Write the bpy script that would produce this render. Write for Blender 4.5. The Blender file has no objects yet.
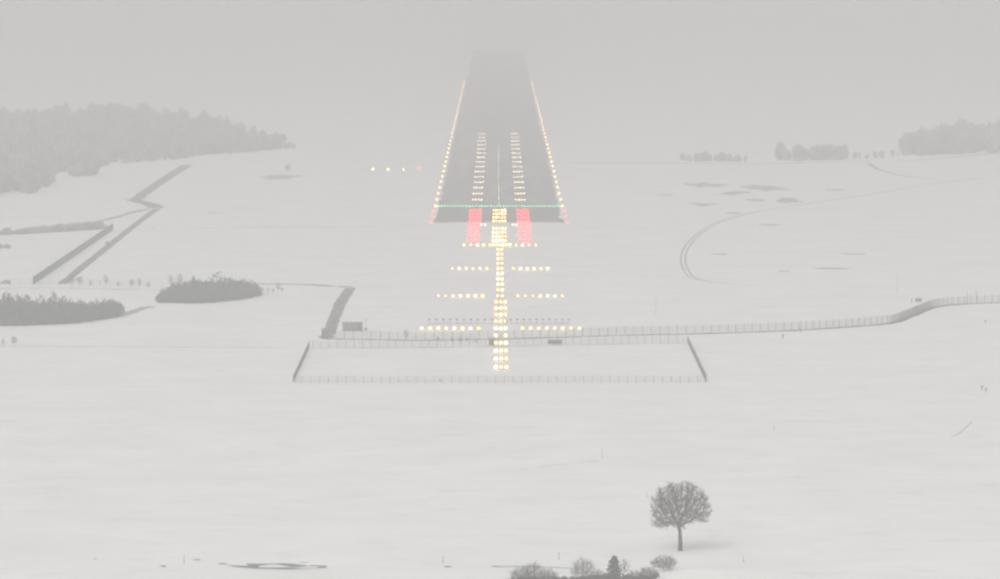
import bpy, math, random
import numpy as np

# ------------------------------------------------------------------ camera, sky, sun, exposure
FOCAL_PX, CAM_H, CAM_X, CAM_Z_HORIZON = 4900.0, 130.0, -0.75, -60.0
PITCH = math.atan((289.5 - CAM_Z_HORIZON) / FOCAL_PX)
YAW = math.atan(2.7 / FOCAL_PX)
sc = bpy.context.scene
col = sc.collection
cam_data = bpy.data.cameras.new("camera")
cam = bpy.data.objects.new("camera", cam_data)
col.objects.link(cam)
cam_data.sensor_width = 36.0
cam_data.lens = 36.0 * FOCAL_PX / 1000.0
cam_data.clip_start = 1.0
cam_data.clip_end = 40000.0
cam.location = (CAM_X, 0.0, CAM_H)
cam.rotation_euler = (math.pi / 2 - PITCH, 0.0, -YAW)
sc.camera = cam

SUN_EL, SUN_AZ = math.radians(38.0), math.radians(205.0)
world = bpy.data.worlds.new("World")
sc.world = world
world.use_nodes = True
wn = world.node_tree
wn.nodes.clear()
w_out = wn.nodes.new("ShaderNodeOutputWorld")
w_bg = wn.nodes.new("ShaderNodeBackground")
w_hs = wn.nodes.new("ShaderNodeHueSaturation")
w_sky = wn.nodes.new("ShaderNodeTexSky")
w_sky.sky_type = 'NISHITA'
w_sky.sun_disc = False
w_sky.sun_elevation = SUN_EL
w_sky.sun_rotation = SUN_AZ
w_sky.air_density = 1.0
w_sky.dust_density = 4.0
w_hs.inputs["Saturation"].default_value = 0.0
w_bg.inputs["Strength"].default_value = 0.12
wn.links.new(w_sky.outputs[0], w_hs.inputs["Color"])
wn.links.new(w_hs.outputs[0], w_bg.inputs["Color"])
wn.links.new(w_bg.outputs[0], w_out.inputs["Surface"])

sun_data = bpy.data.lights.new("sun", 'SUN')
sun_data.energy = 0.5
sun_data.angle = math.radians(80.0)
sun_data.color = (1.0, 0.95, 0.90)
sun = bpy.data.objects.new("sun", sun_data)
col.objects.link(sun)
sun.rotation_euler = (math.pi / 2 - SUN_EL, 0.0, math.pi - SUN_AZ)

sc.view_settings.view_transform = 'Standard'
sc.view_settings.look = 'None'
sc.view_settings.gamma = 1.0
sc.view_settings.use_curve_mapping = False
sc.view_settings.exposure = 0.45
sc.render.engine = 'CYCLES'
sc.cycles.max_bounces = 6
sc.cycles.diffuse_bounces = 3
sc.cycles.volume_bounces = 3
sc.cycles.transparent_max_bounces = 16
sc.cycles.use_denoising = True
sc.cycles.use_adaptive_sampling = False
sc.cycles.pixel_filter_type = "BLACKMAN_HARRIS"
sc.cycles.filter_width = 2.3
sc.cycles.sample_clamp_indirect = 3.0

sc.cycles.use_light_tree = False

HAZE_DENSITY = 0.00059

# ------------------------------------------------------------------ helpers
rng = np.random.default_rng(7)
random.seed(7)


def gz(x, y):
    """height of the snow above the airfield datum"""
    x = np.asarray(x, float); y = np.asarray(y, float)
    near = np.clip((1400.0 - y) / 160.0, 0, 1)
    west = np.clip((-x - 200.0) / 120.0, 0, 1) * np.clip((2400 - y) / 300.0, 0, 1) * 0.35
    east = np.clip((x - 190.0) / 120.0, 0, 1) * np.clip((2600 - y) / 300.0, 0, 1) * 0.35
    m = np.maximum(near, np.maximum(west, east))
    u = (0.55 * np.sin(x / 41.0 + y / 95.0 + 0.6) + 0.45 * np.sin(x / 73.0 - y / 57.0 + 2.0)
         + 0.22 * np.sin(x / 19.0 + y / 31.0))
    z = 0.8 * m * u
    z = z + 2.0 * np.exp(-(((x - 44.0) / 11.0) ** 2 + ((y - 1002.0) / 6.5) ** 2))
    z = z - 0.7 * np.exp(-(((x + 44.0) / 13.0) ** 2 + ((y - 1016.0) / 4.0) ** 2))
    return z


def ray(px, py):
    a = (px - 500.0) / FOCAL_PX
    b = (py - 289.5) / FOCAL_PX
    # camera space: right a, down b, forward 1
    cp, sp = math.cos(PITCH), math.sin(PITCH)
    fy = cp - b * sp
    fz = -sp - b * cp
    cy, sy = math.cos(YAW), math.sin(YAW)
    return (a * cy + fy * sy, -a * sy + fy * cy, fz)


def G(px, py, z=0.0, ground=True):
    """point on the ground (plus z) seen at a pixel of the photograph"""
    dx, dy, dz = ray(px, py)
    h = 0.0
    for _ in range(6):
        t = (CAM_H - z - h) / -dz
        x, y = CAM_X + dx * t, dy * t
        h = float(gz(x, y)) if ground else 0.0
    return x, y, z + h


ONES = ["", "first", "second", "third", "fourth", "fifth", "sixth", "seventh", "eighth", "ninth", "tenth", "eleventh",
        "twelfth", "thirteenth", "fourteenth", "fifteenth", "sixteenth", "seventeenth", "eighteenth", "nineteenth"]
TENS = {20: "twent", 30: "thirt", 40: "fort", 50: "fift", 60: "sixt", 70: "sevent", 80: "eight", 90: "ninet"}


def ordw(n):
    if n < 20:
        return ONES[n]
    t, o = n // 10 * 10, n % 10
    return TENS[t] + ("ieth" if o == 0 else "y-" + ONES[o])


def tag(o, label=None, cat=None, group=None, kind=None):
    if label: o["label"] = label
    if cat: o["category"] = cat
    if group: o["group"] = group
    if kind: o["kind"] = kind
    return o


def mesh_np(name, verts, faces, mat=None, smooth=False):
    """faces: list of index arrays (n,3) / (n,4)"""
    me = bpy.data.meshes.new(name)
    verts = np.asarray(verts, np.float32)
    if isinstance(faces, np.ndarray):
        faces = [faces]
    faces = [np.asarray(f, np.int32) for f in faces if len(f)]
    loops = np.concatenate([f.ravel() for f in faces])
    sizes = np.concatenate([np.full(len(f), f.shape[1], np.int32) for f in faces])
    starts = np.concatenate([[0], np.cumsum(sizes)[:-1]]).astype(np.int32)
    me.vertices.add(len(verts)); me.vertices.foreach_set("co", verts.ravel())
    me.loops.add(len(loops)); me.loops.foreach_set("vertex_index", loops)
    me.polygons.add(len(sizes)); me.polygons.foreach_set("loop_start", starts)
    if smooth:
        me.polygons.foreach_set("use_smooth", np.ones(len(sizes), bool))
    me.update(calc_edges=True)
    me.validate()
    if mat: me.materials.append(mat)
    return me


def obj(name, data, parent=None, loc=None, rz=0.0, scale=None):
    o = bpy.data.objects.new(name, data)
    col.objects.link(o)
    if parent: o.parent = parent
    if loc is not None: o.location = loc
    if rz: o.rotation_euler = (0, 0, rz)
    if scale is not None: o.scale = scale if hasattr(scale, "__len__") else (scale,) * 3
    return o


class MB:
    """collects boxes, tubes and lathes into one mesh"""
    def __init__(self):
        self.v, self.q, self.t, self.n = [], [], [], 0

    def add(self, v, q=(), t=()):
        v = np.asarray(v, float)
        if len(q): self.q.append(np.asarray(q, int) + self.n)
        if len(t): self.t.append(np.asarray(t, int) + self.n)
        self.v.append(v); self.n += len(v)
        return self

    def box(self, x0, x1, y0, y1, z0, z1, bevel=0.0):
        if bevel:
            b = bevel
            v = []
            for z, i in ((z0, b), (z0 + b, 0), (z1 - b, 0), (z1, b)):
                v += [(x0 + i, y0 + i, z), (x1 - i, y0 + i, z), (x1 - i, y1 - i, z), (x0 + i, y1 - i, z)]
            q = [(3, 2, 1, 0), (12, 13, 14, 15)]
            for k in range(3):
                for j in range(4):
                    a, c = k * 4 + j, k * 4 + (j + 1) % 4
                    q.append((a, c, c + 4, a + 4))
            return self.add(v, q)
        v = [(x, y, z) for z in (z0, z1) for x, y in ((x0, y0), (x1, y0), (x1, y1), (x0, y1))]
        return self.add(v, [(3, 2, 1, 0), (4, 5, 6, 7), (0, 1, 5, 4), (1, 2, 6, 5), (2, 3, 7, 6), (3, 0, 4, 7)])

    def lathe(self, prof, n=8, c=(0, 0, 0), tilt=0.0):
        v = []
        for r, z in prof:
            for k in range(n):
                a = 2 * math.pi * k / n
                x, y, zz = r * math.cos(a), r * math.sin(a), z
                if tilt:
                    y, zz = y * math.cos(tilt) - zz * math.sin(tilt), y * math.sin(tilt) + zz * math.cos(tilt)
                v.append((x + c[0], y + c[1], zz + c[2]))
        q = []
        for i in range(len(prof) - 1):
            for k in range(n):
                q.append((i * n + k, i * n + (k + 1) % n, (i + 1) * n + (k + 1) % n, (i + 1) * n + k))
        return self.add(v, q)

    def tube(self, p0, p1, r0, r1=None, n=5):
        r1 = r0 if r1 is None else r1
        p0, p1 = np.array(p0, float), np.array(p1, float)
        v, f = prisms(p0[None], p1[None], np.array([r0]), np.array([r1]), n)
        return self.add(v, f)

    def mesh(self, name, mat, smooth=False):
        fs = []
        if self.q: fs.append(np.concatenate(self.q))
        if self.t: fs.append(np.concatenate(self.t))
        return mesh_np(name, np.concatenate(self.v), fs, mat, smooth)


def prisms(p0, p1, r0, r1, n=3):
    d = p1 - p0
    L = np.linalg.norm(d, axis=1, keepdims=True)
    d = d / np.maximum(L, 1e-6)
    ref = np.where(np.abs(d[:, 2:3]) > 0.9, np.array([[1.0, 0, 0]]), np.array([[0, 0, 1.0]]))
    u = np.cross(d, ref); u /= np.maximum(np.linalg.norm(u, axis=1, keepdims=True), 1e-6)
    w = np.cross(d, u)
    m = len(p0)
    vs = np.zeros((m, 2 * n, 3))
    for k in range(n):
        a = 2 * math.pi * k / n
        off = u * math.cos(a) + w * math.sin(a)
        vs[:, k] = p0 + off * r0[:, None]
        vs[:, n + k] = p1 + off * r1[:, None]
    base = np.arange(m)[:, None] * (2 * n)
    q = np.concatenate([np.concatenate([base + k, base + (k + 1) % n, base + n + (k + 1) % n, base + n + k], axis=1)
                        for k in range(n)])
    return vs.reshape(-1, 3), q


# ------------------------------------------------------------------ materials
def new_mat(name):
    m = bpy.data.materials.new(name)
    m.use_nodes = True
    nt = m.node_tree
    nt.nodes.clear()
    return m, nt, nt.nodes, nt.links


def surf(name, c0, c1, scale=1.0, rough=0.9, detail=6.0, bump=0.0, bscale=None, c2=None, scale2=None, amt2=0.5, thr2=(0.5, 0.6), stretch=None):
    """two-tone noise material, optional second patch colour"""
    m, nt, N, L = new_mat(name)
    out = N.new("ShaderNodeOutputMaterial"); bs = N.new("ShaderNodeBsdfPrincipled")
    tc = N.new("ShaderNodeTexCoord"); nz = N.new("ShaderNodeTexNoise"); rp = N.new("ShaderNodeValToRGB")
    nz.inputs["Scale"].default_value = scale; nz.inputs["Detail"].default_value = detail
    coord = tc.outputs["Object"]
    if stretch:
        mp = N.new("ShaderNodeMapping"); mp.inputs["Scale"].default_value = stretch
        L.new(coord, mp.inputs["Vector"]); coord = mp.outputs[0]
    L.new(coord, nz.inputs["Vector"])
    rp.color_ramp.elements[0].color = (*c0, 1); rp.color_ramp.elements[1].color = (*c1, 1)
    rp.color_ramp.elements[0].position = 0.33; rp.color_ramp.elements[1].position = 0.67
    L.new(nz.outputs[0], rp.inputs[0])
    colour = rp.outputs[0]
    if c2:
        n2 = N.new("ShaderNodeTexNoise"); n2.inputs["Scale"].default_value = scale2; n2.inputs["Detail"].default_value = 8
        L.new(coord, n2.inputs["Vector"])
        mr = N.new("ShaderNodeMapRange"); mr.inputs["From Min"].default_value = thr2[0]; mr.inputs["From Max"].default_value = thr2[1]
        mr.inputs["To Max"].default_value = amt2
        L.new(n2.outputs[0], mr.inputs["Value"])
        mx = N.new("ShaderNodeMix"); mx.data_type = 'RGBA'
        L.new(mr.outputs[0], mx.inputs["Factor"]); L.new(colour, mx.inputs["A"]); mx.inputs["B"].default_value = (*c2, 1)
        colour = mx.outputs["Result"]
    L.new(colour, bs.inputs["Base Color"])
    bs.inputs["Roughness"].default_value = rough
    bs.inputs["Specular IOR Level"].default_value = 0.25
    if bump:
        nb = N.new("ShaderNodeTexNoise"); nb.inputs["Scale"].default_value = bscale or scale * 3; nb.inputs["Detail"].default_value = 4
        L.new(tc.outputs["Object"], nb.inputs["Vector"])
        bp = N.new("ShaderNodeBump"); bp.inputs["Strength"].default_value = 0.6; bp.inputs["Distance"].default_value = bump
        L.new(nb.outputs[0], bp.inputs["Height"]); L.new(bp.outputs[0], bs.inputs["Normal"])
    L.new(bs.outputs[0], out.inputs["Surface"])
    return m


def ragged(name, c0, c1, nscale, spread=0.6, scale=0.5):
    """ground cover that breaks up into snow towards its edge (attribute 'rim' 0 inside .. 1 rim)"""
    m, nt, N, L = new_mat(name)
    out = N.new("ShaderNodeOutputMaterial"); bs = N.new("ShaderNodeBsdfDiffuse"); tr = N.new("ShaderNodeBsdfTransparent")
    mix = N.new("ShaderNodeMixShader"); tc = N.new("ShaderNodeTexCoord"); at = N.new("ShaderNodeAttribute")
    at.attribute_name = "rim"
    nz = N.new("ShaderNodeTexNoise"); nz.inputs["Scale"].default_value = nscale; nz.inputs["Detail"].default_value = 6
    L.new(tc.outputs["Object"], nz.inputs["Vector"])
    a1 = N.new("ShaderNodeMath"); a1.operation = 'MULTIPLY'; a1.inputs[1].default_value = spread
    L.new(at.outputs["Fac"], a1.inputs[0])
    a2 = N.new("ShaderNodeMath"); a2.operation = 'SUBTRACT'
    L.new(nz.outputs[0], a2.inputs[0]); L.new(a1.outputs[0], a2.inputs[1])
    mr = N.new("ShaderNodeMapRange"); mr.inputs["From Min"].default_value = 0.18; mr.inputs["From Max"].default_value = 0.34
    L.new(a2.outputs[0], mr.inputs["Value"])
    n2 = N.new("ShaderNodeTexNoise"); n2.inputs["Scale"].default_value = scale; n2.inputs["Detail"].default_value = 5
    L.new(tc.outputs["Object"], n2.inputs["Vector"])
    rp = N.new("ShaderNodeValToRGB")
    rp.color_ramp.elements[0].color = (*c0, 1); rp.color_ramp.elements[1].color = (*c1, 1)
    rp.color_ramp.elements[0].position = 0.35; rp.color_ramp.elements[1].position = 0.65
    L.new(n2.outputs[0], rp.inputs[0]); L.new(rp.outputs[0], bs.inputs["Color"])
    L.new(mr.outputs[0], mix.inputs["Fac"]); L.new(tr.outputs[0], mix.inputs[1]); L.new(bs.outputs[0], mix.inputs[2])
    L.new(mix.outputs[0], out.inputs["Surface"])
    return m


def glow(name, c, strength):
    m, nt, N, L = new_mat(name)
    out = N.new("ShaderNodeOutputMaterial"); em = N.new("ShaderNodeEmission")
    em.inputs["Color"].default_value = (*c, 1); em.inputs["Strength"].default_value = strength
    L.new(em.outputs[0], out.inputs["Surface"])
    m.cycles.emission_sampling = 'NONE'
    return m


M = {}
M["snow"] = surf("snow", (0.84, 0.842, 0.838), (0.91, 0.91, 0.905), 0.035, 0.8, 9.0, 0.25, 0.12,
                 (0.58, 0.575, 0.54), 0.10, 0.26, (0.53, 0.74))
M["asphalt"] = surf("fog_paled_asphalt", (0.14, 0.142, 0.15), (0.22, 0.222, 0.23), 0.16, 0.75, 8.0, 0.0, None,
                    (0.42, 0.42, 0.43), 0.07, 0.45, (0.50, 0.72), (1.0, 0.06, 1.0))  # base grey lightened to imitate thicker fog over the runway
M["overrun"] = surf("overrun_asphalt", (0.08, 0.083, 0.082), (0.13, 0.133, 0.13), 0.08, 0.8)
M["road"] = ragged("road_asphalt", (0.11, 0.11, 0.118), (0.22, 0.22, 0.23), 0.25, 0.28, 0.15)
M["soil"] = ragged("bare_soil", (0.05, 0.055, 0.042), (0.11, 0.11, 0.085), 0.35, 0.28, 0.4)
M["stubble"] = ragged("dead_grass", (0.26, 0.26, 0.24), (0.46, 0.45, 0.42), 0.09, 1.05, 0.2)
M["rut"] = ragged("wheel_rut", (0.24, 0.24, 0.22), (0.40, 0.40, 0.37), 0.2, 0.40, 0.3)
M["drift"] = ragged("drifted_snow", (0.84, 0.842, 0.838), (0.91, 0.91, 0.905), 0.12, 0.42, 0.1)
M["ditch_grass"] = ragged("ditch_grass", (0.10, 0.13, 0.10), (0.22, 0.25, 0.20), 0.7, 0.22, 0.6)
M["bark"] = surf("bark", (0.022, 0.022, 0.019), (0.05, 0.048, 0.04), 2.0, 0.95)
M["twig"] = surf("twig_bark", (0.018, 0.021, 0.018), (0.042, 0.044, 0.036), 1.2, 0.95)
M["pale_twig"] = surf("pale_twig_bark", (0.07, 0.075, 0.065), (0.14, 0.14, 0.12), 1.0, 0.95)
M["needles"] = surf("needles", (0.010, 0.024, 0.016), (0.03, 0.05, 0.036), 0.6, 0.9)
M["thicket"] = surf("thicket_leaf", (0.012, 0.032, 0.026), (0.042, 0.068, 0.058), 0.25, 0.9)
M["wood"] = surf("winter_wood", (0.20, 0.207, 0.203), (0.42, 0.427, 0.42), 0.12, 0.9)  # paler than bare wood: the fading by fog is put into the colour
M["fog_pale"] = surf("fog_paled_branches", (0.28, 0.285, 0.28), (0.5, 0.505, 0.5), 0.1, 0.9)  # still paler wood, thicker far fog painted into its colour
M["fence"] = surf("green_coated_wire", (0.035, 0.05, 0.042), (0.06, 0.078, 0.066), 0.6, 0.6)
M["steel"] = surf("galvanised_steel", (0.16, 0.165, 0.17), (0.26, 0.265, 0.27), 1.5, 0.5)
M["darksteel"] = surf("dark_painted_steel", (0.05, 0.05, 0.05), (0.09, 0.09, 0.085), 1.5, 0.6)
M["redpole"] = surf("red_paint", (0.30, 0.05, 0.04), (0.42, 0.09, 0.07), 1.5, 0.6)
M["concrete"] = surf("concrete", (0.10, 0.10, 0.095), (0.18, 0.18, 0.17), 0.8, 0.9)
M["brownwall"] = surf("brown_cladding", (0.16, 0.125, 0.10), (0.23, 0.185, 0.15), 0.9, 0.85)
M["brownroof"] = surf("brown_roof_sheet", (0.20, 0.17, 0.15), (0.28, 0.25, 0.22), 0.7, 0.8)
M["door"] = surf("door_paint", (0.07, 0.06, 0.05), (0.11, 0.095, 0.08), 1.5, 0.6)
M["wooden"] = surf("weathered_wood", (0.07, 0.062, 0.05), (0.12, 0.105, 0.085), 3.0, 0.9)
M["housing"] = surf("lamp_housing_yellow", (0.45, 0.30, 0.04), (0.58, 0.40, 0.07), 3.0, 0.6)
M["amber"] = glow("amber_lamp", (1.0, 0.54, 0.11), 10.5)
M["amber_dim"] = glow("dim_amber_lamp", (1.0, 0.5, 0.09), 5.0)
M["amber_hot"] = glow("bright_amber_lamp", (1.0, 0.64, 0.22), 15.0)
M["amber_soft"] = glow("soft_amber_lamp", (1.0, 0.44, 0.05), 6.5)
M["white"] = glow("white_lamp", (1.0, 0.72, 0.38), 9.0)
M["red"] = glow("red_lamp", (1.0, 0.0, 0.005), 16.0)
M["green"] = glow("green_lamp", (0.06, 1.0, 0.36), 7.0)
M["edge"] = glow("edge_lamp", (1.0, 0.46, 0.12), 13.0)

# ------------------------------------------------------------------ the ground
def snow_ground():
    xs = np.unique(np.concatenate([np.linspace(-3900, -450, 24), np.arange(-450, 451, 7.0), np.linspace(450, 3900, 24)]))
    ys = np.unique(np.concatenate([np.linspace(-900, 860, 16), np.arange(860, 1500, 6.0), np.arange(1500, 3000, 12.0),
                                   np.linspace(3000, 14000, 40)]))
    X, Y = np.meshgrid(xs, ys)
    Z = gz(X, Y)
    V = np.stack([X, Y, Z], -1).reshape(-1, 3)
    nx, ny = len(xs), len(ys)
    i = (np.arange(ny - 1)[:, None] * nx + np.arange(nx - 1)[None]).ravel()
    F = np.stack([i, i + 1, i + nx + 1, i + nx], 1)
    return obj("snow_ground", mesh_np("snow_ground", V, F, M["snow"], True))


tag(snow_ground(), "wide flat snow-covered field under the fog", kind="structure")

D0 = 2390.0            # runway threshold
RW = 30.0              # half width


def sheet(name, x0, x1, y0, y1, z, mat, nx=2, ny=60):
    X, Y = np.meshgrid(np.linspace(x0, x1, nx), np.linspace(y0, y1, ny))
    V = np.stack([X, Y, np.full_like(X, z)], -1).reshape(-1, 3)
    i = (np.arange(ny - 1)[:, None] * nx + np.arange(nx - 1)[None]).ravel()
    return obj(name, mesh_np(name, V, np.stack([i, i + 1, i + nx + 1, i + nx], 1), mat))


y_over = G(498, 222.5)[1]
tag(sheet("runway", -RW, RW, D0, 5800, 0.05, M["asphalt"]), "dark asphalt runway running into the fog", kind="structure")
tag(sheet("runway_overrun", -RW - 0.5, RW + 0.5, y_over, D0 - 0.05, 0.05, M["overrun"]),
    "darker asphalt strip in front of the green threshold lights", kind="structure")


def smooth_line(pts, step):
    """Catmull-Rom through ground points, resampled"""
    P = np.array([p[:2] for p in pts], float)
    if len(P) > 2:
        Q = []
        E = np.vstack([2 * P[0] - P[1], P, 2 * P[-1] - P[-2]])
        for i in range(1, len(E) - 2):
            p0, p1, p2, p3 = E[i - 1], E[i], E[i + 1], E[i + 2]
            for t in np.linspace(0, 1, 16, endpoint=False):
                Q.append(0.5 * (2 * p1 + (p2 - p0) * t + (2 * p0 - 5 * p1 + 4 * p2 - p3) * t * t + (3 * p1 - p0 - 3 * p2 + p3) * t ** 3))
        Q.append(P[-1]); P = np.array(Q)
    seg = np.linalg.norm(np.diff(P, axis=0), axis=1)
    s = np.concatenate([[0], np.cumsum(seg)])
    n = max(2, int(round(s[-1] / step)) + 1)
    t = np.linspace(0, s[-1], n)
    return np.stack([np.interp(t, s, P[:, 0]), np.interp(t, s, P[:, 1])], 1)


def ribbon(name, pts, width, mat, z=0.04, step=4.0, jitter=0.12, label=None, straight=False, fade_ends=True, kind="structure", parent=None):
    if straight:
        parts = [smooth_line([pts[i], pts[i + 1]], step) for i in range(len(pts) - 1)]
        P = np.vstack([parts[0]] + [p[1:] for p in parts[1:]])
    else:
        P = smooth_line(pts, step)
    T = np.gradient(P, axis=0); T /= np.maximum(np.linalg.norm(T, axis=1, keepdims=True), 1e-9)
    Nn = np.stack([-T[:, 1], T[:, 0]], 1)
    offs = np.array([-1.0, -0.6, 0.0, 0.6, 1.0]); rim = [1.0, 0.25, 0.0, 0.25, 1.0]
    V, R = [], []
    n = len(P)
    for i in range(n):
        wj = width / 2 * (1 + jitter * rng.normal())
        endf = 1.0 if (not fade_ends or 2 < i < n - 3) else 0.0
        for o_, r_ in zip(offs, rim):
            p = P[i] + Nn[i] * o_ * wj
            V.append((p[0], p[1], float(gz(p[0], p[1])) + z)); R.append(r_ if endf else max(r_, 0.7))
    i = (np.arange(n - 1)[:, None] * 5 + np.arange(4)[None]).ravel()
    me = mesh_np(name, V, np.stack([i, i + 5, i + 6, i + 1], 1), mat)
    a = me.attributes.new("rim", 'FLOAT', 'POINT'); a.data.foreach_set("value", np.array(R, np.float32))
    o = obj(name, me, parent)
    if not parent:
        tag(o, label, kind=kind)
    return o


def blob(name, px, py, hw, hh, mat, label, z=0.03, n=40, seed=0):
    """an uneven patch on the snow, given by its centre and half size in the photograph"""
    r = np.random.default_rng(seed + int(px * 7 + py))
    c = G(px, py); e = G(px + hw, py); f = G(px, py - hh)
    rx, ry = abs(e[0] - c[0]), abs(f[1] - c[1])
    ang = np.linspace(0, 2 * math.pi, n, endpoint=False)
    rad = 1 + sum(r.normal() * 0.22 / k ** 0.5 * np.cos(k * ang + r.uniform(0, 6.28)) for k in (2, 3, 5, 7))
    V = [(c[0], c[1], c[2] + z)]; R = [0.0]
    for s_, rim in ((0.45, 0.15), (0.75, 0.5), (1.0, 1.0)):
        for a_, q_ in zip(ang, rad):
            x, y = c[0] + rx * s_ * q_ * math.cos(a_), c[1] + ry * s_ * q_ * math.sin(a_)
            V.append((x, y, float(gz(x, y)) + z)); R.append(rim)
    t = [(0, 1 + k, 1 + (k + 1) % n) for k in range(n)]
    q = []
    for j in range(2):
        for k in range(n):
            a_, b_ = 1 + j * n + k, 1 + j * n + (k + 1) % n
            q.append((a_, a_ + n, b_ + n, b_))
    me = mesh_np(name, V, [np.array(t), np.array(q)], mat)
    at = me.attributes.new("rim", 'FLOAT', 'POINT'); at.data.foreach_set("value", np.array(R, np.float32))
    return tag(obj(name, me), label, kind="structure")


# roads
ribbon("service_road", [G(327, 338), G(333, 322), G(340, 304), G(350, 288)], 4.6, M["road"], 0.05, 3, 0.05,
       "grey service road running away from the fence corner", straight=True, fade_ends=False)
ribbon("side_road", [G(352, 287.2), G(330, 286.2), G(312, 284.8), G(285, 284.2), G(240, 284)], 5.0, M["road"], 0.045, 4, 0.15,
       "thin dark road turning left behind the thicket")
ribbon("perimeter_road", [G(62, 284), G(85, 265), G(110, 245), G(135, 225), G(157, 208.5)], 4.0, M["road"], 0.05, 5, 0.10,
       "grey perimeter road slanting up the left side", straight=True, fade_ends=False)
ribbon("perimeter_road_bend", [G(157, 208), G(151, 204.5), G(141, 202), G(133, 199.5)], 9.0, M["road"], 0.045, 4, 0.08,
       "kink where the left perimeter road jogs sideways", fade_ends=False)
ribbon("far_perimeter_road", [G(134, 201), G(146, 192), G(165, 179), G(187, 165)], 7.0, M["road"], 0.05, 5, 0.08,
       "upper stretch of the left perimeter road fading toward the forest", straight=True, fade_ends=False)
ribbon("field_lane", [G(-30, 236), G(40, 230), G(95, 222), G(150, 208)], 5.0, M["rut"], 0.035, 5, 0.2, "faint lane leading left from the road bend")

for sx_, nm in ((-1, "left"), (1, "right")):
    ribbon("snow_bank", [(sx_ * (RW + 0.4), y_over), (sx_ * (RW + 0.4), 5790.0)], 3.0, M["drift"], 0.10, 9, 0.45, "ragged snow drift along the %s runway edge" % nm)
ribbon("snow_bank", [(-RW - 2, y_over - 2), (RW + 2, y_over - 2)], 9.0, M["drift"], 0.09, 4, 0.3, "ragged snow drift over the near end of the asphalt")
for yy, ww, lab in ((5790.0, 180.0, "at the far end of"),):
    ribbon("fog_fade_strip", [(-RW - 3, yy - 8), (-6, yy + 9), (RW + 3, yy - 3)], ww, M["drift"], 0.14, 5, 0.35, "added fog-fade strip %s the runway" % lab, fade_ends=False)  # snow-coloured strip added to soften the runway end as fog would
# soil strips under the fences and along the field edges
PF = [(322, 336), (324, 338.2), (330, 339), (350, 339.4), (380, 339.8), (420, 340.4), (494, 339.2), (560, 337.4), (610, 335.8), (687, 334.2), (740, 332.6), (800, 330.2),
      (852, 326.8), (880, 324.6), (894, 322.6), (908, 317.6), (922, 311.6), (936, 307.0), (962, 304.2), (1000, 302.6), (1050, 301)]
PFG = [G(*p) for p in PF]
ribbon("fence_bank", PFG, 3.4, M["soil"], 0.035, 3, 0.15, "dark bare bank along the foot of the long fence")
ribbon("field_edge_ditch", [G(-40, 346), G(100, 346.6), G(210, 347.4), G(308, 347.6)], 1.6, M["rut"], 0.035, 4, 0.3,
       "thin dark field edge running left from the fenced strip")
ribbon("enclosure_ditch", [G(310, 348.6), G(420, 347.6), G(494, 346.6), G(590, 344.6), G(690, 343)], 1.5, M["soil"], 0.035, 4, 0.3,
       "thin dark ditch along the far side of the fenced strip")
ribbon("hedge_foot", [G(115, 318), G(140, 309), G(160, 304)], 8.0, M["stubble"], 0.035, 4, 0.2, "dead grass strip between the two thickets")
ribbon("field_lane_edge", [G(-40, 289), G(40, 288), G(100, 289), G(160, 290.5)], 2.6, M["rut"], 0.035, 4, 0.3, "dark lane edge behind the left thicket")
ribbon("far_line_west", [G(150, 228.5), G(260, 227.5), G(432, 226)], 2.4, M["rut"], 0.035, 6, 0.3, "faint dark line across the snow left of the runway")
ribbon("far_line_east", [G(548, 162.5), G(640, 163), G(760, 163.5), G(870, 161)], 8.0, M["rut"], 0.035, 8, 0.2, "long faint line right of the runway edge")
ribbon("far_line_rise", [G(860, 160), G(920, 160), G(1010, 152)], 8.0, M["stubble"], 0.035, 8, 0.2, "faint line climbing toward the right hillside wood")
# vehicle tracks on the right: a pair of wheel ruts
TR = [(985, 177), (915, 187), (860, 196), (800, 205), (755, 212), (722, 221), (702, 232), (688, 245), (683, 258), (686, 270), (694, 278), (712, 282), (752, 286)]
for off, lab in ((-1.2, "left wheel rut of the curved track in the right field"), (1.2, "right wheel rut of the curved track in the right field")):
    g = smooth_line([G(*p) for p in TR], 8.0)
    t = np.gradient(g, axis=0); t /= np.linalg.norm(t, axis=1, keepdims=True)
    g2 = g + np.stack([-t[:, 1], t[:, 0]], 1) * off * 0.75
    ribbon("wheel_rut", g2, 0.85, M["rut"], 0.035, 5, 0.15, lab)
ribbon("wheel_rut_branch", [G(868, 163), G(880, 170), G(905, 176), G(935, 179)], 3.5, M["rut"], 0.03, 6, 0.2, "short faint rut joining the curved track")
ribbon("diagonal_rut", [G(944, 442), G(962, 431), G(976, 417)], 0.6, M["stubble"], 0.03, 4, 0.3, "faint diagonal rut in the right foreground snow")
ribbon("snow_furrow", [G(520, 470), G(560, 465), G(598, 461)], 0.5, M["rut"], 0.03, 4, 0.4, "faint furrow crossing the foreground snow")
ribbon("foreground_ditch", [G(492, 566), G(502, 567), G(520, 566.5), G(550, 567.5), G(582, 569)], 1.0, M["ditch_grass"], 0.035, 2, 0.3,
       "dark thin ditch behind the foreground bushes")

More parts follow.
